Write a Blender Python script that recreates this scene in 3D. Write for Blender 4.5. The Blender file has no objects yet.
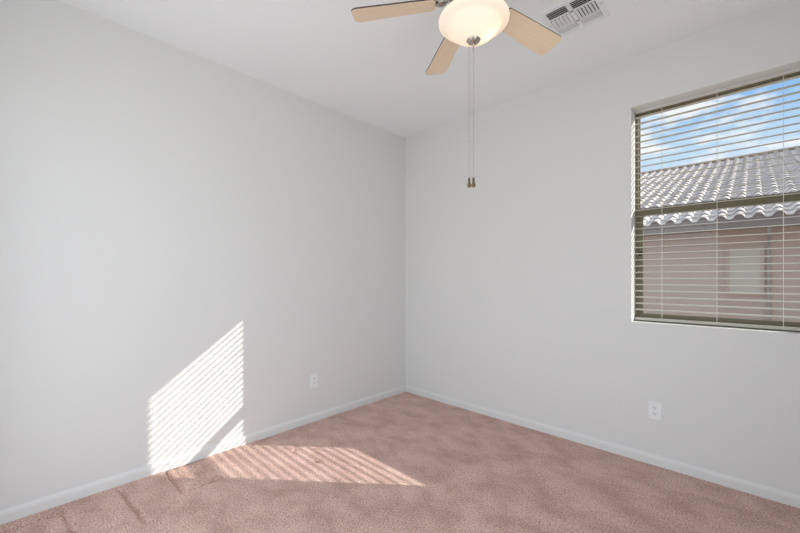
import bpy, bmesh, math, random
from mathutils import Vector, Matrix
import numpy as np

PI = math.pi
R = math.radians
random.seed(7)
S = bpy.context.scene
COL = S.collection

# ------------------------------------------------------------------ camera
CAMP = (2.717, -2.905, 1.237)
YAW = R(43.95)
cd = bpy.data.cameras.new('camera')
cd.sensor_width = 36
cd.lens = 366.5 / 800 * 36
cd.shift_y = 10.5 / 800
cd.clip_start = 0.02
cam = bpy.data.objects.new('camera', cd)
COL.objects.link(cam)
cam.location = CAMP
cam.rotation_euler = (PI / 2, 0, YAW)
S.camera = cam

# ------------------------------------------------------------------ view
S.view_settings.view_transform = 'Standard'
S.view_settings.look = 'None'
S.view_settings.gamma = 1
S.view_settings.use_curve_mapping = False
S.view_settings.exposure = 0.06

# ------------------------------------------------------------------ sky
W = bpy.data.worlds.new('sky')
S.world = W
W.use_nodes = True
nt = W.node_tree
nt.nodes.clear()
def wn(t, **k):
    n = nt.nodes.new(t)
    for a, b in k.items():
        setattr(n, a, b)
    return n
wo = wn('ShaderNodeOutputWorld')
wb = wn('ShaderNodeBackground')
tc = wn('ShaderNodeTexCoord')
sp = wn('ShaderNodeSeparateXYZ')
nt.links.new(tc.outputs['Generated'], sp.inputs[0])
rp = wn('ShaderNodeValToRGB')
els = rp.color_ramp.elements
els[0].position = 0.0; els[0].color = (0.62, 0.76, 0.93, 1)
els[1].position = 1.0; els[1].color = (1.05, 1.12, 1.22, 1)
for p, c in ((0.22, (0.64, 0.80, 0.98)), (0.28, (0.50, 0.72, 0.97)), (0.36, (0.25, 0.51, 0.92)), (0.60, (0.55, 0.75, 1.05))):
    e = els.new(p); e.color = (*c, 1)
nt.links.new(sp.outputs['Z'], rp.inputs[0])
mp = wn('ShaderNodeMapping')
mp.inputs['Scale'].default_value = (1.0, 1.0, 2.6)
mp.inputs['Location'].default_value = (0.35, 0.1, 0.12)
nt.links.new(tc.outputs['Generated'], mp.inputs[0])
nz = wn('ShaderNodeTexNoise')
nz.inputs['Scale'].default_value = 8.5
nz.inputs['Detail'].default_value = 7
nz.inputs['Roughness'].default_value = 0.58
nt.links.new(mp.outputs[0], nz.inputs['Vector'])
cr = wn('ShaderNodeValToRGB')
cr.color_ramp.elements[0].position = 0.47
cr.color_ramp.elements[1].position = 0.62
nt.links.new(nz.outputs['Fac'], cr.inputs[0])
mx = wn('ShaderNodeMix', data_type='RGBA')
mx.inputs['B'].default_value = (0.98, 0.99, 1.02, 1)
nt.links.new(cr.outputs[0], mx.inputs['Factor'])
nt.links.new(rp.outputs[0], mx.inputs['A'])
nt.links.new(mx.outputs['Result'], wb.inputs['Color'])
wb.inputs['Strength'].default_value = 1.0
nt.links.new(wb.outputs[0], wo.inputs[0])

# ------------------------------------------------------------------ sun
sd = bpy.data.lights.new('sun', 'SUN')
sd.energy = 5.6
sd.angle = R(0.42)
sd.color = (1.0, 0.95, 0.86)
sun = bpy.data.objects.new('sun', sd)
COL.objects.link(sun)
SUN_TRAVEL = Vector((-0.785, -0.654, -0.500)).normalized()
sun.rotation_euler = SUN_TRAVEL.to_track_quat('-Z', 'Y').to_euler()
sun.location = (8, 6, 8)

# ------------------------------------------------------------------ added fill lights standing in for daylight behind the camera
def area(name, loc, target, sx, sy, power, color):
    d = bpy.data.lights.new(name, 'AREA')
    d.shape = 'RECTANGLE'
    d.size = sx
    d.size_y = sy
    d.energy = power
    d.color = color
    o = bpy.data.objects.new(name, d)
    COL.objects.link(o)
    o.location = loc
    o.rotation_euler = (Vector(target) - Vector(loc)).to_track_quat('-Z', 'Y').to_euler()
    return o
area('side_fill_light', (3.42, -2.35, 1.2), (0, -2.2, 2.0), 1.3, 2.1, 18.5, (0.87, 0.955, 1.0))
area('back_fill_light', (1.42, -3.32, 1.2), (1.7, 0, 1.3), 1.9, 2.1, 18.5, (0.94, 0.985, 1.0))

# ------------------------------------------------------------------ materials
def mat(name, col, rough=0.6, metal=0.0, **kw):
    m = bpy.data.materials.new(name)
    m.use_nodes = True
    b = m.node_tree.nodes['Principled BSDF']
    b.inputs['Base Color'].default_value = (*col, 1)
    b.inputs['Roughness'].default_value = rough
    b.inputs['Metallic'].default_value = metal
    for k, v in kw.items():
        b.inputs[k.replace('_', ' ')].default_value = v
    return m

def node(m, t, **k):
    n = m.node_tree.nodes.new(t)
    for a, b in k.items():
        setattr(n, a, b)
    return n

def noise_bump(m, scale, strength, dist, detail=3):
    t = m.node_tree
    b = t.nodes['Principled BSDF']
    c = node(m, 'ShaderNodeTexCoord')
    n = node(m, 'ShaderNodeTexNoise')
    n.inputs['Scale'].default_value = scale
    n.inputs['Detail'].default_value = detail
    t.links.new(c.outputs['Object'], n.inputs['Vector'])
    bp = node(m, 'ShaderNodeBump')
    bp.inputs['Strength'].default_value = strength
    bp.inputs['Distance'].default_value = dist
    t.links.new(n.outputs['Fac'], bp.inputs['Height'])
    t.links.new(bp.outputs[0], b.inputs['Normal'])
    return n

def noise_colour(m, c0, c1, scale, detail=4, lo=0.35, hi=0.65, vec_scale=(1, 1, 1), dist=0.0):
    t = m.node_tree
    b = t.nodes['Principled BSDF']
    c = node(m, 'ShaderNodeTexCoord')
    mpp = node(m, 'ShaderNodeMapping')
    mpp.inputs['Scale'].default_value = vec_scale
    t.links.new(c.outputs['Object'], mpp.inputs[0])
    n = node(m, 'ShaderNodeTexNoise')
    n.inputs['Scale'].default_value = scale
    n.inputs['Detail'].default_value = detail
    n.inputs['Distortion'].default_value = dist
    t.links.new(mpp.outputs[0], n.inputs['Vector'])
    r = node(m, 'ShaderNodeValToRGB')
    r.color_ramp.elements[0].position = lo
    r.color_ramp.elements[0].color = (*c0, 1)
    r.color_ramp.elements[1].position = hi
    r.color_ramp.elements[1].color = (*c1, 1)
    t.links.new(n.outputs['Fac'], r.inputs[0])
    t.links.new(r.outputs[0], b.inputs['Base Color'])
    return r

M = {}
M['wall'] = mat('wall_paint', (0.757, 0.758, 0.748), 0.75)
noise_bump(M['wall'], 160, 0.12, 0.002)
M['ceil'] = mat('ceiling_paint', (0.915, 0.935, 0.945), 0.85)
noise_bump(M['ceil'], 120, 0.15, 0.002)
M['trim'] = mat('white_trim_paint', (0.765, 0.765, 0.755), 0.5)
M['plastic'] = mat('white_plastic', (0.86, 0.87, 0.88), 0.35)
M['slot'] = mat('dark_slot', (0.03, 0.03, 0.03), 0.6)
M['vent'] = mat('vent_white_enamel', (0.86, 0.87, 0.88), 0.4)
M['duct'] = mat('dark_duct', (0.012, 0.012, 0.013), 0.9)
M['slat'] = mat('blind_slat', (0.53, 0.51, 0.44), 0.45)
M['rail'] = mat('blind_headrail', (0.70, 0.69, 0.65), 0.5)
M['cord'] = mat('blind_cord', (0.80, 0.78, 0.72), 0.8)
M['frame'] = mat('tan_vinyl', (0.17, 0.15, 0.09), 0.5)
M['latch'] = mat('black_latch', (0.02, 0.02, 0.018), 0.5)
M['nickel'] = mat('brushed_nickel', (0.50, 0.46, 0.41), 0.32, 1.0)
M['bronze'] = mat('aged_brass', (0.20, 0.135, 0.075), 0.4, 0.8)
M['blade_edge'] = mat('dark_blade_edge', (0.06, 0.04, 0.03), 0.5)
M['blade'] = mat('maple_blade', (0.66, 0.47, 0.30), 0.42)
noise_colour(M['blade'], (0.84, 0.65, 0.45), (0.92, 0.76, 0.56), 9, 5, 0.3, 0.7, (1.2, 26, 26), 0.6)
M['stucco'] = mat('pink_stucco', (0.57, 0.41, 0.335), 0.9)
noise_bump(M['stucco'], 60, 0.35, 0.01)
M['fascia'] = mat('fascia_board', (0.25, 0.20, 0.175), 0.7)
M['gravel'] = mat('gravel', (0.45, 0.38, 0.32), 0.95)
noise_colour(M['gravel'], (0.30, 0.25, 0.21), (0.58, 0.49, 0.42), 40, 4)
M['shade'] = mat('beige_window_shade', (0.62, 0.54, 0.45), 0.6)
M['sidetrim'] = mat('stucco_window_trim', (0.58, 0.44, 0.36), 0.8)
M['spout'] = mat('grey_downspout', (0.40, 0.36, 0.34), 0.6)
M['tile'] = mat('concrete_roof_tile', (0.52, 0.48, 0.46), 0.75)
noise_colour(M['tile'], (0.52, 0.46, 0.43), (0.74, 0.67, 0.62), 2.2, 6, 0.3, 0.7)

# carpet: pile bump, fibre speckle and soft vacuum / tread patches
m = mat('pink_beige_carpet', (0.6, 0.4, 0.35), 0.95)
m.node_tree.nodes['Principled BSDF'].inputs['Sheen Weight'].default_value = 0.15
t = m.node_tree
b = t.nodes['Principled BSDF']
c = node(m, 'ShaderNodeTexCoord')
n1 = node(m, 'ShaderNodeTexNoise'); n1.inputs['Scale'].default_value = 130; n1.inputs['Detail'].default_value = 5; n1.inputs['Roughness'].default_value = 0.75
n2 = node(m, 'ShaderNodeTexNoise'); n2.inputs['Scale'].default_value = 4.5; n2.inputs['Detail'].default_value = 5; n2.inputs['Roughness'].default_value = 0.6; n2.inputs['Distortion'].default_value = 0.25
mpc = node(m, 'ShaderNodeMapping'); mpc.inputs['Scale'].default_value = (1.0, 1.4, 1); mpc.inputs['Rotation'].default_value = (0, 0, R(35))
t.links.new(c.outputs['Object'], n1.inputs['Vector'])
t.links.new(c.outputs['Object'], mpc.inputs[0])
t.links.new(mpc.outputs[0], n2.inputs['Vector'])
r1 = node(m, 'ShaderNodeValToRGB')
r1.color_ramp.elements[0].position = 0.37; r1.color_ramp.elements[0].color = (0.34, 0.175, 0.135, 1)
r1.color_ramp.elements[1].position = 0.62; r1.color_ramp.elements[1].color = (0.92, 0.65, 0.56, 1)
t.links.new(n1.outputs['Fac'], r1.inputs[0])
r2 = node(m, 'ShaderNodeValToRGB')
r2.color_ramp.elements[0].position = 0.36; r2.color_ramp.elements[0].color = (0.83, 0.78, 0.765, 1)
r2.color_ramp.elements[1].position = 0.62; r2.color_ramp.elements[1].color = (1.08, 1.10, 1.11, 1)
t.links.new(n2.outputs['Fac'], r2.inputs[0])
mm = node(m, 'ShaderNodeMix', data_type='RGBA', blend_type='MULTIPLY')
mm.inputs['Factor'].default_value = 1
t.links.new(r1.outputs[0], mm.inputs['A']); t.links.new(r2.outputs[0], mm.inputs['B'])
t.links.new(mm.outputs['Result'], b.inputs['Base Color'])
bp = node(m, 'ShaderNodeBump'); bp.inputs['Strength'].default_value = 0.7; bp.inputs['Distance'].default_value = 0.008
t.links.new(n1.outputs['Fac'], bp.inputs['Height']); t.links.new(bp.outputs[0], b.inputs['Normal'])
M['carpet'] = m

# window pane: see-through with a faint reflection
m = bpy.data.materials.new('window_glass'); m.use_nodes = True
t = m.node_tree; t.nodes.clear()
o_ = node(m, 'ShaderNodeOutputMaterial'); ms = node(m, 'ShaderNodeMixShader'); tr = node(m, 'ShaderNodeBsdfTransparent'); gl = node(m, 'ShaderNodeBsdfGlossy')
tr.inputs[0].default_value = (0.96, 0.97, 0.965, 1); gl.inputs['Roughness'].default_value = 0.02
ms.inputs[0].default_value = 0.02
t.links.new(tr.outputs[0], ms.inputs[1]); t.links.new(gl.outputs[0], ms.inputs[2]); t.links.new(ms.outputs[0], o_.inputs[0])
M['glass'] = m

# lit frosted glass bowl of the fan lamp
m = bpy.data.materials.new('lit_frosted_glass'); m.use_nodes = True
t = m.node_tree; t.nodes.clear()
o_ = node(m, 'ShaderNodeOutputMaterial')
ad = node(m, 'ShaderNodeAddShader'); mx2 = node(m, 'ShaderNodeMixShader')
df = node(m, 'ShaderNodeBsdfDiffuse'); tl = node(m, 'ShaderNodeBsdfTranslucent'); em = node(m, 'ShaderNodeEmission')
df.inputs[0].default_value = (0.80, 0.77, 0.73, 1); tl.inputs[0].default_value = (0.9, 0.8, 0.66, 1)
em.inputs[0].default_value = (1.0, 0.88, 0.76, 1); em.inputs[1].default_value = 0.27
mx2.inputs[0].default_value = 0.45
t.links.new(df.outputs[0], mx2.inputs[1]); t.links.new(tl.outputs[0], mx2.inputs[2])
t.links.new(mx2.outputs[0], ad.inputs[0]); t.links.new(em.outputs[0], ad.inputs[1]); t.links.new(ad.outputs[0], o_.inputs[0])
M['bowl'] = m

# ------------------------------------------------------------------ mesh helpers
def link(name, me, material, parent=None):
    for mm_ in (material if isinstance(material, (list, tuple)) else [material]):
        me.materials.append(mm_)
    o = bpy.data.objects.new(name, me)
    COL.objects.link(o)
    if parent is not None:
        o.parent = parent
    return o

def obj(name, bm, material, parent=None, smooth=False, bevel=0.0, seg=2):
    if bevel:
        bmesh.ops.bevel(bm, geom=[e for e in bm.edges if e.calc_face_angle(0) > 0.5], offset=bevel, segments=seg, affect='EDGES', profile=0.5)
    bmesh.ops.recalc_face_normals(bm, faces=bm.faces[:])
    me = bpy.data.meshes.new(name)
    bm.to_mesh(me)
    bm.free()
    if smooth:
        for p in me.polygons:
            p.use_smooth = True
        try:
            me.set_sharp_from_angle(angle=R(40))
        except Exception:
            pass
    return link(name, me, material, parent)

def BM():
    return bmesh.new()

def add_box(bm, x0, x1, y0, y1, z0, z1, mtx=None, mi=0):
    vs = [bm.verts.new((x, y, z)) for z in (z0, z1) for y in (y0, y1) for x in (x0, x1)]
    for idx in ((0, 1, 3, 2), (4, 6, 7, 5), (0, 4, 5, 1), (2, 3, 7, 6), (0, 2, 6, 4), (1, 5, 7, 3)):
        f = bm.faces.new([vs[i] for i in idx])
        f.material_index = mi
    if mtx is not None:
        bmesh.ops.transform(bm, matrix=mtx, verts=vs)
    return vs

def box(name, ext, material, parent=None, bevel=0.0):
    bm = BM()
    add_box(bm, *ext)
    return obj(name, bm, material, parent, bevel=bevel)

def add_lathe(bm, prof, n=48, c=(0, 0, 0)):
    rings = []
    for r, z in prof:
        if r < 1e-6:
            rings.append([bm.verts.new((c[0], c[1], c[2] + z))])
        else:
            rings.append([bm.verts.new((c[0] + r * math.cos(2 * PI * k / n), c[1] + r * math.sin(2 * PI * k / n), c[2] + z)) for k in range(n)])
    for a, b_ in zip(rings, rings[1:]):
        for k in range(n):
            k2 = (k + 1) % n
            if len(a) == 1 and len(b_) == 1:
                continue
            if len(a) == 1:
                bm.faces.new((a[0], b_[k], b_[k2]))
            elif len(b_) == 1:
                bm.faces.new((a[k], a[k2], b_[0]))
            else:
                bm.faces.new((a[k], a[k2], b_[k2], b_[k]))

def add_tube(bm, pts, r, n=8):
    pts = [Vector(p) for p in pts]
    rings = []
    for i, p in enumerate(pts):
        d = (pts[min(i + 1, len(pts) - 1)] - pts[max(i - 1, 0)]).normalized()
        u = d.orthogonal().normalized() if abs(d.z) > 0.99 else d.cross(Vector((0, 0, 1))).normalized()
        v = d.cross(u)
        rings.append([bm.verts.new(p + r * (math.cos(2 * PI * k / n) * u + math.sin(2 * PI * k / n) * v)) for k in range(n)])
    for a, b_ in zip(rings, rings[1:]):
        for k in range(n):
            bm.faces.new((a[k], a[(k + 1) % n], b_[(k + 1) % n], b_[k]))
    bm.faces.new(rings[0][::-1])
    bm.faces.new(rings[-1])

def add_prism(bm, outline, z0, z1, side_mi=0):
    a = [bm.verts.new((x, y, z0)) for x, y in outline]
    b_ = [bm.verts.new((x, y, z1)) for x, y in outline]
    bm.faces.new(a[::-1])
    bm.faces.new(b_)
    for k in range(len(a)):
        k2 = (k + 1) % len(a)
        f = bm.faces.new((a[k], a[k2], b_[k2], b_[k]))
        f.material_index = side_mi
    return a + b_

def empty(name, loc=(0, 0, 0), rotz=0):
    o = bpy.data.objects.new(name, None)
    COL.objects.link(o)
    o.location = loc
    o.rotation_euler = (0, 0, rotz)
    o.empty_display_size = 0.1
    return o

def tag(o, label=None, cat=None, group=None, kind=None):
    for k, v in (('label', label), ('category', cat), ('group', group), ('kind', kind)):
        if v:
            o[k] = v
    return o

def structure(o, label=None, cat=None):
    return tag(o, label, cat, kind='structure')

# ------------------------------------------------------------------ room shell
H = 2.74
RX, RY = 3.35, -3.25
WX0, WX1, WZ0, WZ1 = 2.115, 3.025, 0.931, 2.398
TH = 0.16

# carpet floor with furniture dents pressed into the pile
def pix_floor(px, py):
    dpt = 366.5 * CAMP[2] / (py - 277.0)
    rt = (px - 400) / 366.5 * dpt
    return (CAMP[0] + math.cos(YAW) * rt - math.sin(YAW) * dpt, CAMP[1] + math.sin(YAW) * rt + math.cos(YAW) * dpt)
nx, ny = 400, 390
X, Y = np.meshgrid(np.linspace(0, RX, nx), np.linspace(RY, 0, ny))
Z = np.zeros_like(X)
rng = np.random.default_rng(3)
Z += rng.normal(0, 0.0006, Z.shape)
def groove(p, q, w=0.010, d=0.020):
    p, q = np.array(p), np.array(q)
    L = np.linalg.norm(q - p)
    u = (q - p) / L
    s = np.clip((X - p[0]) * u[0] + (Y - p[1]) * u[1], 0, L)
    dist = np.hypot(X - p[0] - s * u[0], Y - p[1] - s * u[1])
    return -d * np.exp(-(dist / w) ** 2)
def pad(poly, d=0.006, soft=0.012):
    inside = np.full(X.shape, 1e9)
    cx, cy = np.mean([p[0] for p in poly]), np.mean([p[1] for p in poly])
    for (x0, y0), (x1, y1) in zip(poly, poly[1:] + poly[:1]):
        nxn, nyn = -(y1 - y0), (x1 - x0)
        l = math.hypot(nxn, nyn)
        s = ((X - x0) * nxn + (Y - y0) * nyn) / l
        if ((cx - x0) * nxn + (cy - y0) * nyn) < 0:
            s = -s
        inside = np.minimum(inside, s)
    return -d / (1 + np.exp(-inside / soft * 3))
# four world-space dents read off the carpet near the left wall
Z += pad([pix_floor(*p) for p in ((165, 470), (183, 492), (225, 476), (205, 456))], 0.010, 0.008)
DENTS = [((165, 470), (183, 492)), ((183, 492), (225, 476)), ((121, 490), (146, 522)), ((64, 514), (74, 533)), ((3, 531), (60, 513)), ((252, 445), (276, 433))]
for a_, b_ in DENTS:
    Z += groove(pix_floor(*a_), pix_floor(*b_))
for px, py, rr in ((317, 461, 0.022), (294, 450, 0.018)):
    fx, fy = pix_floor(px, py)
    Z -= 0.012 * np.exp(-(np.hypot(X - fx, Y - fy) / rr) ** 4)
verts = np.stack([X.ravel(), Y.ravel(), Z.ravel()], 1)
i = np.arange(nx * ny).reshape(ny, nx)
quads = np.stack([i[:-1, :-1].ravel(), i[:-1, 1:].ravel(), i[1:, 1:].ravel(), i[1:, :-1].ravel()], 1)
me = bpy.data.meshes.new('floor')
me.from_pydata(verts.tolist(), [], quads.tolist())
me.polygons.foreach_set('use_smooth', [True] * len(me.polygons))
structure(link('floor', me, M['carpet']))

structure(box('ceiling', (-0.2, RX + 1.5, RY - 0.2, TH, H, H + 0.15), M['ceil']))
structure(box('wall_left', (-0.15, 0, RY - 0.15, TH, -0.15, H), M['wall']))
bm = BM()
add_box(bm, 0, WX0, 0, TH, -0.15, H)
add_box(bm, WX1, RX + 0.15, 0, TH, -0.15, H)
add_box(bm, WX0, WX1, 0, TH, -0.15, WZ0)
add_box(bm, WX0, WX1, 0, TH, WZ1, H)
structure(obj('wall_right', bm, M['wall']))
bm = BM()                                   # wall behind the camera, with a wide opening made for the fill light
add_box(bm, 0, 0.42, RY - 0.12, RY, -0.15, H)
add_box(bm, 2.42, RX + 0.15, RY - 0.12, RY, -0.15, H)
add_box(bm, 0.42, 2.42, RY - 0.12, RY, 2.3, H)
structure(obj('wall_back', bm, M['wall']))
bm = BM()                                   # wall to the right of the camera, with an opening made for the fill light
add_box(bm, RX, RX + 0.12, -1.65, 0, -0.15, H)
add_box(bm, RX, RX + 0.12, RY, -3.05, -0.15, H)
add_box(bm, RX, RX + 0.12, -3.05, -1.65, 2.3, H)
structure(obj('wall_side', bm, M['wall']))
structure(box('wall_sun_block', (RX + 1.2, RX + 1.32, RY - 0.2, TH, -0.15, H), M['wall']))  # unseen slab added to keep direct sun out of the side opening
structure(box('floor_hall', (RX, RX + 1.2, RY - 0.2, TH, -0.15, 0.0), M['carpet']))

def baseboard(name, p, q, nrm):
    """moulded board with an eased top edge along p-q, standing out along nrm"""
    prof = [(0, 0.0), (0.013, 0.0), (0.013, 0.046), (0.011, 0.056), (0.007, 0.064), (0.004, 0.070), (0, 0.070)]
    bm = BM()
    ends = []
    for e in (p, q):
        ends.append([bm.verts.new((e[0] + nrm[0] * d, e[1] + nrm[1] * d, z - 0.004)) for d, z in prof])
    for k in range(len(prof)):
        k2 = (k + 1) % len(prof)
        bm.faces.new((ends[0][k], ends[0][k2], ends[1][k2], ends[1][k]))
    bm.faces.new(ends[0]); bm.faces.new(ends[1][::-1])
    return structure(obj(name, bm, M['trim']))
baseboard('baseboard_left', (0, RY, 0), (0, -0.0, 0), (1, 0))
baseboard('baseboard_right', (0.013, 0, 0), (RX, 0, 0), (0, -1))

# ------------------------------------------------------------------ window (frame, two sashes, panes)
win = empty('window_1', ((WX0 + WX1) / 2, 0.15, WZ0))
structure(win, 'tan framed single hung window behind the white blind', 'window')
def wchild(name, bm, material, parent=win, **k):
    o = obj(name, bm, material, None, **k)
    o.parent = parent
    o.matrix_parent_inverse = Matrix.Translation(Vector(win.location)).inverted() if parent is win else Matrix.Identity(4)
    return o
def ring(bm, x0, x1, z0, z1, y0, y1, wl, wr, wb_, wt):
    add_box(bm, x0, x0 + wl, y0, y1, z0, z1)
    add_box(bm, x1 - wr, x1, y0, y1, z0, z1)
    add_box(bm, x0 + wl, x1 - wr, y0, y1, z0, z0 + wb_)
    add_box(bm, x0 + wl, x1 - wr, y0, y1, z1 - wt, z1)
ZM = 1.690
bm = BM(); ring(bm, WX0, WX1, WZ0, WZ1, 0.124, 0.158, 0.019, 0.019, 0.022, 0.013)
wchild('window_frame', bm, M['frame'])
bm = BM(); ring(bm, WX0 + 0.019, WX1 - 0.019, ZM - 0.022, WZ1 - 0.013, 0.148, 0.157, 0.006, 0.006, 0.045, 0.006)
us = wchild('upper_sash', bm, M['frame'])
bm = BM(); add_box(bm, WX0 + 0.025, WX1 - 0.025, 0.151, 0.154, ZM + 0.023, WZ1 - 0.019)
wchild('pane', bm, M['glass'], us)
bm = BM(); ring(bm, WX0 + 0.019, WX1 - 0.019, WZ0 + 0.022, ZM + 0.028, 0.128, 0.146, 0.026, 0.026, 0.03, 0.055)
ls = wchild('lower_sash', bm, M['frame'])
bm = BM(); add_box(bm, WX0 + 0.045, WX1 - 0.045, 0.137, 0.140, WZ0 + 0.052, ZM - 0.027)
wchild('pane', bm, M['glass'], ls)
bm = BM()
add_box(bm, WX0 + 0.019, WX0 + 0.042, 0.118, 0.128, 1.385, 1.415)
add_box(bm, WX0 + 0.024, WX0 + 0.036, 0.112, 0.120, 1.392, 1.408)
wchild('latch', bm, M['latch'], ls)

# ------------------------------------------------------------------ blind
bl = empty('window_blind', ((WX0 + WX1) / 2, 0.098, WZ1))
tag(bl, 'white horizontal slat blind with open slats hanging in the window recess', 'blind')
BX = (WX1 - WX0) / 2 - 0.006
bm = BM(); add_box(bm, -BX, BX, -0.004, 0.017, -0.013, -0.0005)
obj('headrail', bm, M['rail'], bl, bevel=0.003)
def slat_mesh():
    bm = BM()
    D, T, tilt = 0.026, 0.0022, 0.0
    prof = []
    N = 6
    for k in range(N + 1):
        s = -1 + 2 * k / N
        prof.append((s * D / 2, s * D / 2 * tilt + 0.0022 * (1 - s * s)))
    out = [(y, z + T / 2) for y, z in prof] + [(y, z - T / 2) for y, z in prof[::-1]]
    rows = [[bm.verts.new((x, y, z)) for y, z in out] for x in (-BX, BX)]
    for k in range(len(out)):
        k2 = (k + 1) % len(out)
        bm.faces.new((rows[0][k], rows[0][k2], rows[1][k2], rows[1][k]))
    bm.faces.new(rows[0][::-1]); bm.faces.new(rows[1])
    return bm
PITCH, NS = 0.0432, 32
s0 = obj('slat', slat_mesh(), M['slat'], bl, smooth=True)
for k in range(NS):
    o = s0 if k == 0 else s0.copy()
    if k:
        COL.objects.link(o)
    o.location = (0, 0, -0.048 - k * PITCH)
    o.rotation_euler = (-0.08 + 0.42 * k / NS, 0, 0)
zlast = -0.048 - (NS - 1) * PITCH
ZB = WZ0 - WZ1 + 0.008
bm = BM(); add_box(bm, -BX, BX, -0.017, 0.017, ZB, ZB + 0.017)
obj('bottom_rail', bm, M['slat'], bl, bevel=0.003)
for cx in (2.274 - 2.57, 2.555 - 2.57, 2.840 - 2.57):
    bm = BM()
    for yy in (-0.0185, 0.0185):
        add_tube(bm, [(cx, yy, -0.02), (cx, yy, ZB + 0.01)], 0.0008, 6)
    obj('ladder_cord', bm, M['cord'], bl)

# ------------------------------------------------------------------ ceiling fan
FC = Vector((2.717 + 0.720 * 0.328 - 0.694 * 1.636, -2.905 + 0.694 * 0.328 + 0.720 * 1.636, 0))
fan = empty('ceiling_fan', (FC.x, FC.y, H), YAW)         # local x = camera right, y = away from the camera
tag(fan, 'ceiling fan with pale wood blades, two pull chains and a lit frosted bowl lamp', 'ceiling fan')
def zz(z):
    return z - H
bm = BM(); add_lathe(bm, [(0, 0), (0.068, 0), (0.068, -0.012), (0.060, -0.035), (0.032, -0.055), (0, -0.055)])
obj('canopy', bm, M['nickel'], fan, True)
bm = BM(); add_lathe(bm, [(0, -0.05), (0.0135, -0.05), (0.0135, zz(2.585)), (0, zz(2.585))], 20)
obj('downrod', bm, M['nickel'], fan, True)
bm = BM(); add_lathe(bm, [(0, zz(2.60)), (0.03, zz(2.60)), (0.035, zz(2.575)), (0.085, zz(2.565)), (0.108, zz(2.54)), (0.110, zz(2.49)), (0.100, zz(2.465)), (0.07, zz(2.455)), (0.065, zz(2.425)), (0.0, zz(2.425))])
obj('motor_housing', bm, M['nickel'], fan, True)
bm = BM(); add_lathe(bm, [(0, zz(2.426)), (0.060, zz(2.426)), (0.066, zz(2.405)), (0.130, zz(2.398)), (0.138, zz(2.388)), (0.134, zz(2.384)), (0, zz(2.384))])
obj('light_fitter', bm, M['nickel'], fan, True)
bo = [(0.0, 2.2925), (0.03, 2.2945), (0.058, 2.302), (0.086, 2.317), (0.106, 2.335), (0.119, 2.353), (0.127, 2.3615), (0.147, 2.366), (0.1535, 2.373), (0.155, 2.381), (0.1515, 2.389), (0.145, 2.392)]
bi = [(max(r - 0.004, 0), z + 0.004) for r, z in bo[:-1]][::-1]
bm = BM(); add_lathe(bm, [(r, zz(z)) for r, z in bo + bi], 64)
bowl = obj('lamp_bowl', bm, M['bowl'], fan, True)
bm = BM(); add_lathe(bm, [(0, 2.2980 - H), (0.029, 2.2975 - H), (0.031, 2.293 - H), (0.028, 2.288 - H), (0.016, 2.279 - H), (0.006, 2.274 - H), (0.0035, 2.271 - H), (0.0035, 2.258 - H), (0.0045, 2.255 - H), (0.0035, 2.251 - H), (0.002, 2.240 - H), (0, 2.238 - H)], 28)
obj('finial', bm, M['nickel'], fan, True)
for k, (bx, by) in enumerate(((0.035, -0.02), (-0.05, 0.03))):
    bm = BM(); add_lathe(bm, [(0, 2.386 - H), (0.012, 2.386 - H), (0.013, 2.372 - H), (0.02, 2.355 - H), (0.021, 2.345 - H), (0.015, 2.334 - H), (0, 2.330 - H)], 20, (bx, by, 0))
    obj('bulb', bm, M['bowl'], fan, True)
pd = bpy.data.lights.new('bulb_glow', 'POINT')
pd.energy = 0.30
pd.color = (1.0, 0.84, 0.60)
pd.shadow_soft_size = 0.02
po = bpy.data.objects.new('bulb_glow', pd)
COL.objects.link(po)
po.parent = fan
po.location = (0.055, -0.005, 2.335 - H)

def blade_mesh():
    bm = BM()
    r0, r1, w0, w1 = 0.172, 0.548, 0.052, 0.066
    out = [(r0 + 0.012, -w0)]
    cr_ = 0.028
    for kx, ky, a0 in ((r1 - cr_, -w1 + cr_, -90), (r1 - cr_, w1 - cr_, 0)):
        for q in range(7):
            a = R(a0 + 90 * q / 6)
            out.append((kx + cr_ * math.cos(a), ky + cr_ * math.sin(a)))
    out += [(r0 + 0.012, w0), (r0, w0 - 0.012), (r0, -w0 + 0.012)]
    add_prism(bm, out, -0.003, 0.003, 1)
    return bm
def iron_mesh():
    bm = BM()
    add_prism(bm, [(0.055, -0.016), (0.12, -0.011), (0.165, -0.026), (0.205, -0.030), (0.222, -0.018), (0.222, 0.018), (0.205, 0.030), (0.165, 0.026), (0.12, 0.011), (0.055, 0.016)], 0.003, 0.0085)
    return bm
def medallion_mesh():
    bm = BM()
    add_lathe(bm, [(0, -0.021), (0.008, -0.0205), (0.012, -0.017), (0.017, -0.0165), (0.021, -0.013), (0.024, -0.012), (0.025, -0.0055), (0, -0.0055)], 24, (0.143, 0, 0.0085))
    add_lathe(bm, [(0, -0.006), (0.005, -0.0055), (0.007, -0.002), (0.007, 0.003), (0, 0.003)], 12, (0.108, 0, 0))
    return bm
proto = []
for k in range(5):
    a = R(30.9 + 72 * k)
    if k == 0:
        bld = obj('blade', blade_mesh(), [M['blade'], M['blade_edge']], fan)
        irn = obj('blade_iron', iron_mesh(), M['nickel'], bld)
        med = obj('medallion', medallion_mesh(), M['nickel'], bld, True)
        proto = [bld, irn, med]
    else:
        bld = proto[0].copy(); COL.objects.link(bld); bld.parent = fan
        for ch in proto[1:]:
            c_ = ch.copy(); COL.objects.link(c_); c_.parent = bld
    # the counter-clockwise edge hangs lower
    bld.matrix_local = Matrix.Translation((0, 0, 2.477 - H)) @ Matrix.Rotation(a, 4, 'Z') @ Matrix.Rotation(R(4.2), 4, 'Y') @ Matrix.Rotation(R(-13), 4, 'X')

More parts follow.
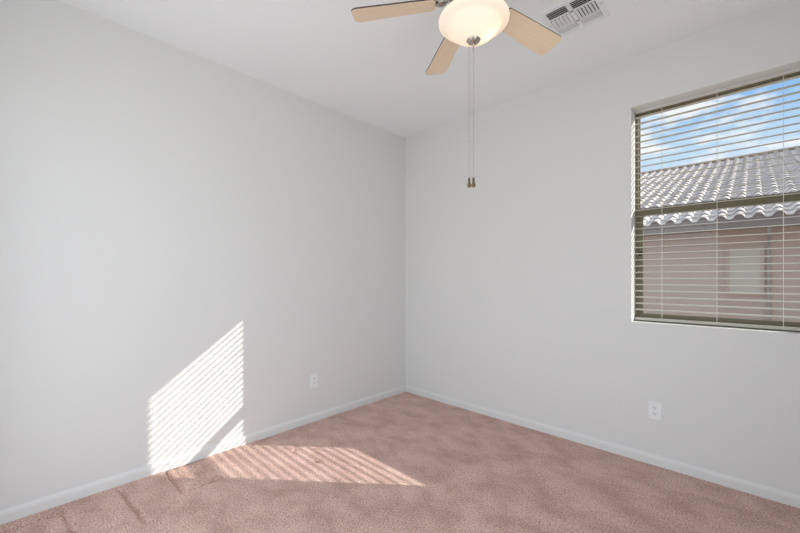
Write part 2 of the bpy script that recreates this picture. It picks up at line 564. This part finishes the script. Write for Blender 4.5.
def chain(cx, cy, ztop, zk, zend):
    bm = BM()
    add_tube(bm, [(cx, cy, ztop), (cx, cy, zk)], 0.0007, 6)
    z = ztop
    while z > zk + 0.004:                   # bead chain
        bmesh.ops.create_icosphere(bm, subdivisions=1, radius=0.00135, matrix=Matrix.Translation((cx, cy, z)))
        z -= 0.0046
    add_lathe(bm, [(0, 0.006), (0.002, 0.005), (0.0028, 0), (0.002, -0.005), (0, -0.006)], 10, (cx, cy, 1.844 - H))
    ch = obj('pull_chain', bm, M['nickel'], fan)
    bm = BM()
    L = zend - zk
    add_lathe(bm, [(0, zk), (0.0045, zk), (0.0055, zk + L * 0.2), (0.005, zk + L * 0.5), (0.0085, zk + L * 0.72), (0.0095, zk + L * 0.84), (0.007, zend), (0, zend)], 16, (cx, cy, 0))
    obj('pull_knob', bm, M['bronze'], ch, True)
chain(0.0, 0.0, 2.239 - H, 1.680 - H, 1.638 - H)
chain(-0.0185, 0.004, 2.293 - H, 1.680 - H, 1.638 - H)

# ------------------------------------------------------------------ ceiling register
V0x, V1x, V0y, V1y = 1.835, 2.125, -0.845, -0.560
vent = empty('ceiling_vent', ((V0x + V1x) / 2, (V0y + V1y) / 2, H))
tag(vent, 'white square metal air vent with angled louvers in the ceiling beside the fan', 'air vent')
hx, hy = (V1x - V0x) / 2, (V1y - V0y) / 2
bm = BM()
rim = 0.026
add_box(bm, -hx, -hx + rim, -hy, hy, -0.007, -0.0003)
add_box(bm, hx - rim, hx, -hy, hy, -0.007, -0.0003)
add_box(bm, -hx + rim, hx - rim, -hy, -hy + rim, -0.007, -0.0003)
add_box(bm, -hx + rim, hx - rim, hy - rim, hy, -0.007, -0.0003)
obj('vent_frame', bm, M['vent'], vent, bevel=0.002)
box('vent_throat', (-hx + rim, hx - rim, -hy + rim, hy - rim, -0.0016, -0.0004), M['duct'], vent)
ix, iy = hx - rim, hy - rim
bm = BM()
add_box(bm, -0.011, 0.011, -iy, iy, -0.008, -0.0017)
ys = [-iy + 0.070, iy - 0.062]
for yv in ys:
    add_box(bm, -ix, ix, yv - 0.005, yv + 0.005, -0.008, -0.0017)
obj('vent_bars', bm, M['vent'], vent, bevel=0.0015)
def louver(x0, x1, y0, y1, along, ang):
    bm = BM()
    if along == 'x':
        L = x1 - x0
        add_box(bm, -L / 2, L / 2, -0.0085, 0.0085, -0.0008, 0.0008, Matrix.Rotation(ang, 4, 'X'))
    else:
        L = y1 - y0
        add_box(bm, -0.0085, 0.0085, -L / 2, L / 2, -0.0008, 0.0008, Matrix.Rotation(ang, 4, 'Y'))
    o = obj('louver', bm, M['vent'], vent)
    o.location = ((x0 + x1) / 2, (y0 + y1) / 2, -0.0082)
    return o
for sx in (-1, 1):
    x0, x1 = (-ix + 0.002, -0.012) if sx < 0 else (0.012, ix - 0.002)
    for k in range(4):                                      # strip nearest the camera: thrown towards the camera
        y = -iy + 0.010 + k * 0.0165
        louver(x0, x1, y, y, 'x', R(34))
    nm = 5 if sx < 0 else 6
    for k in range(nm):                                     # middle strip
        x = x0 + (k + 0.5) * (x1 - x0) / nm
        louver(x, x, ys[0] + 0.006, ys[1] - 0.006, 'y', R(-30) if sx < 0 else R(24))
    for k in range(4):                                      # far strip
        y = ys[1] + 0.011 + k * 0.0145
        louver(x0, x1, y, y, 'x', R(14))
bm = BM()
add_box(bm, -0.012, 0.012, iy + 0.004, iy + 0.022, -0.020, -0.006)
obj('damper_lever', bm, M['vent'], vent, bevel=0.003)
for sy in (-1, 1):
    bm = BM(); add_lathe(bm, [(0, -0.0095), (0.003, -0.009), (0.0045, -0.007), (0, -0.007)], 12, (sy * (hx - 0.010), 0, 0))
    obj('screw', bm, M['nickel'], vent, True)

# ------------------------------------------------------------------ wall outlets
def make_outlet(name, loc, rotz, label):
    t_ = empty(name, loc, rotz)                             # local -y faces the room
    tag(t_, label, 'outlet', 'wall outlets')
    bm = BM(); add_box(bm, -0.036, 0.036, -0.006, -0.0003, -0.058, 0.058)
    obj('cover_plate', bm, M['plastic'], t_, bevel=0.0025)
    for s in (-1, 1):
        bm = BM()
        out = []
        for q in range(24):
            a = 2 * PI * q / 24
            out.append((0.0165 * math.cos(a), max(-0.0125, min(0.0125, 0.0165 * math.sin(a))) + s * 0.0195))
        add_prism(bm, out, 0, 0.0025)
        bmesh.ops.transform(bm, matrix=Matrix.Translation((0, -0.0055, 0)) @ Matrix.Rotation(PI / 2, 4, 'X'), verts=bm.verts[:])
        rc = obj('receptacle', bm, M['plastic'], t_)
        bm = BM()
        for sx, hh in ((-0.0063, 0.0045), (0.0063, 0.0035)):
            add_box(bm, sx - 0.0012, sx + 0.0012, -0.0086, -0.0078, s * 0.0195 + 0.003 - hh, s * 0.0195 + 0.003 + hh)
        add_lathe(bm, [(0, 0), (0.0026, 0), (0.0026, 0.0008), (0, 0.0008)], 12)
        lv = [v for v in bm.verts if abs(v.co.x) < 0.004 and abs(v.co.y) < 0.004]
        bmesh.ops.transform(bm, matrix=Matrix.Translation((0, -0.0078, s * 0.0195 - 0.0065)) @ Matrix.Rotation(PI / 2, 4, 'X'), verts=lv)
        obj('slots', bm, M['slot'], rc)
    bm = BM(); add_lathe(bm, [(0, 0.0015), (0.002, 0.0013), (0.003, 0), (0, 0)], 12)
    bmesh.ops.transform(bm, matrix=Matrix.Translation((0, -0.006, 0)) @ Matrix.Rotation(PI / 2, 4, 'X'), verts=bm.verts[:])
    obj('screw', bm, M['plastic'], t_, True)
    return t_
make_outlet('wall_outlet', (0, -1.151, 0.348), PI / 2, 'white outlet on the left wall, near the sunlit patch')
make_outlet('wall_outlet', (2.251, 0, 0.357), 0, 'white outlet on the right wall, below the window')

# ------------------------------------------------------------------ outside
GZ = -0.25
structure(box('ground', (-40, 45, TH, 40, GZ - 0.1, GZ), M['gravel']))
structure(box('ground_yard', (-40, 45, -40, RY - 0.2, GZ - 0.1, GZ), M['gravel']))

house = empty('neighbor_house', (3, 12, GZ))
tag(house, 'pink stucco house with a grey barrel tile roof outside the window', 'house')
HI = Matrix.Translation((-3, -12, -GZ))
def hchild(o, parent=house):
    o.parent = parent
    if parent is house:
        o.matrix_parent_inverse = HI
    return o
YE, ZE, SL = 6.695, 2.354, 0.35
YR = 16.83
ZR = ZE + SL * (YR - YE)
HX0, HX1 = -8.1, 13.5
YW = YE + 0.55
# barrel tile courses as one roof surface
TW, EXP, NC = 0.27, 0.37, 28
expY = (YR - YE) / NC
ns = 14
ncol = int((HX1 - HX0) / TW)
xs, hs = [], []
for j in range(ncol):
    for q in range(ns):
        f = q / ns
        xs.append(HX0 + (j + f) * TW)
        if f < 0.64:
            hs.append(0.075 * max(0.0, math.sin(PI * f / 0.64)) ** 0.72)
        else:
            hs.append(-0.012 * math.sin(PI * (f - 0.64) / 0.36))
xs = np.array(xs); hs = np.array(hs)
V, F = [], []
n_ = len(xs)
for r_ in range(NC):
    y0, y1 = YE + r_ * expY, YE + (r_ + 1) * expY + 0.05
    z0, z1 = ZE + SL * (y0 - YE), ZE + SL * (y1 - YE)
    jit = np.repeat(rng.normal(0, 0.006, ncol), ns)
    base = len(V)
    # upper end, lower end, lower end underside (thickness), then back under
    V += list(zip(xs, np.full(n_, y1), z1 + hs * 0.9))
    V += list(zip(xs, y0 + jit, z0 + hs + 0.030))
    V += list(zip(xs, y0 + jit, z0 + hs + 0.012))
    V += list(zip(xs, np.full(n_, y0 + 0.10), z0 + SL * 0.10 + hs * 0.9 - 0.012))
    for k in range(n_ - 1):
        for s in range(3):
            a = base + s * n_ + k
            F.append((a, a + 1, a + n_ + 1, a + n_))
# slope behind the ridge, gently plain, closes the roof
bb = len(V)
V += [(HX0, YR, ZR + 0.02), (HX1, YR, ZR + 0.02), (HX1, YR + 9, ZR - 3.1), (HX0, YR + 9, ZR - 3.1), (HX0, YE + 0.02, ZE - 0.03), (HX1, YE + 0.02, ZE - 0.03)]
F += [(bb, bb + 1, bb + 2, bb + 3), (bb + 4, bb + 5, bb + 1, bb)]
me = bpy.data.meshes.new('roof')
me.from_pydata([tuple(map(float, v)) for v in V], [], F)
for p in me.polygons:
    p.use_smooth = True
me.set_sharp_from_angle(angle=R(50))
roof = hchild(link('roof', me, M['tile']))
bm = BM()
x = HX0
while x < HX1 - 0.3:                                        # ridge cap tiles
    pts = []
    for e, rr in ((x, 0.125), (x + 0.42, 0.105)):
        pts.append([bm.verts.new((e, YR + rr * math.cos(a), ZR + 0.045 + rr * 0.8 * math.sin(a))) for a in [PI * k / 10 for k in range(11)]])
    for k in range(10):
        bm.faces.new((pts[0][k], pts[0][k + 1], pts[1][k + 1], pts[1][k]))
    bm.faces.new(pts[0]); bm.faces.new(pts[1][::-1])
    x += 0.37
o = obj('ridge_cap', bm, M['tile'], None, smooth=True); o.parent = roof; o.matrix_parent_inverse = Matrix.Identity(4)
hchild(box('house_wall', (HX0 + 0.4, HX1 - 0.4, YW, YR + 8, GZ - 0.05, ZE + 0.02), M['stucco']))
bm = BM()
add_box(bm, HX0, HX1, YE + 0.05, YE + 0.09, ZE - 0.17, ZE + 0.012)
add_box(bm, HX0, HX1, YE + 0.09, YW, ZE - 0.15, ZE - 0.135)
va = [(bm.verts.new((x_, YE + 0.03, ZE + h_ + 0.014)), bm.verts.new((x_, YE + 0.03, ZE - 0.02))) for x_, h_ in zip(xs.tolist(), hs.tolist())]
for p_, q_ in zip(va, va[1:]):                              # mortar closing the tile ends along the eave
    bm.faces.new((p_[0], q_[0], q_[1], p_[1]))
hchild(obj('fascia', bm, M['fascia']))
# house window with a pale shade and a downspout
bm = BM()
wx0, wx1, wz0, wz1 = 2.36, 2.82, 0.93, 1.80
ring(bm, wx0 - 0.05, wx1 + 0.05, wz0 - 0.05, wz1 + 0.05, YW - 0.03, YW, 0.05, 0.05, 0.05, 0.05)
hw = hchild(obj('house_window', bm, M['sidetrim']))
o = box('pane', (wx0, wx1, YW - 0.012, YW - 0.001, wz0, wz1), M['shade']); o.parent = hw
bm = BM(); add_tube(bm, [(2.93, YE + 0.12, ZE - 0.16), (2.93, YE + 0.15, ZE - 0.26), (2.93, YW - 0.06, ZE - 0.42), (2.93, YW - 0.035, ZE - 0.5), (2.93, YW - 0.035, GZ)], 0.025, 12)
hchild(obj('downspout', bm, M['spout'], None, smooth=True))
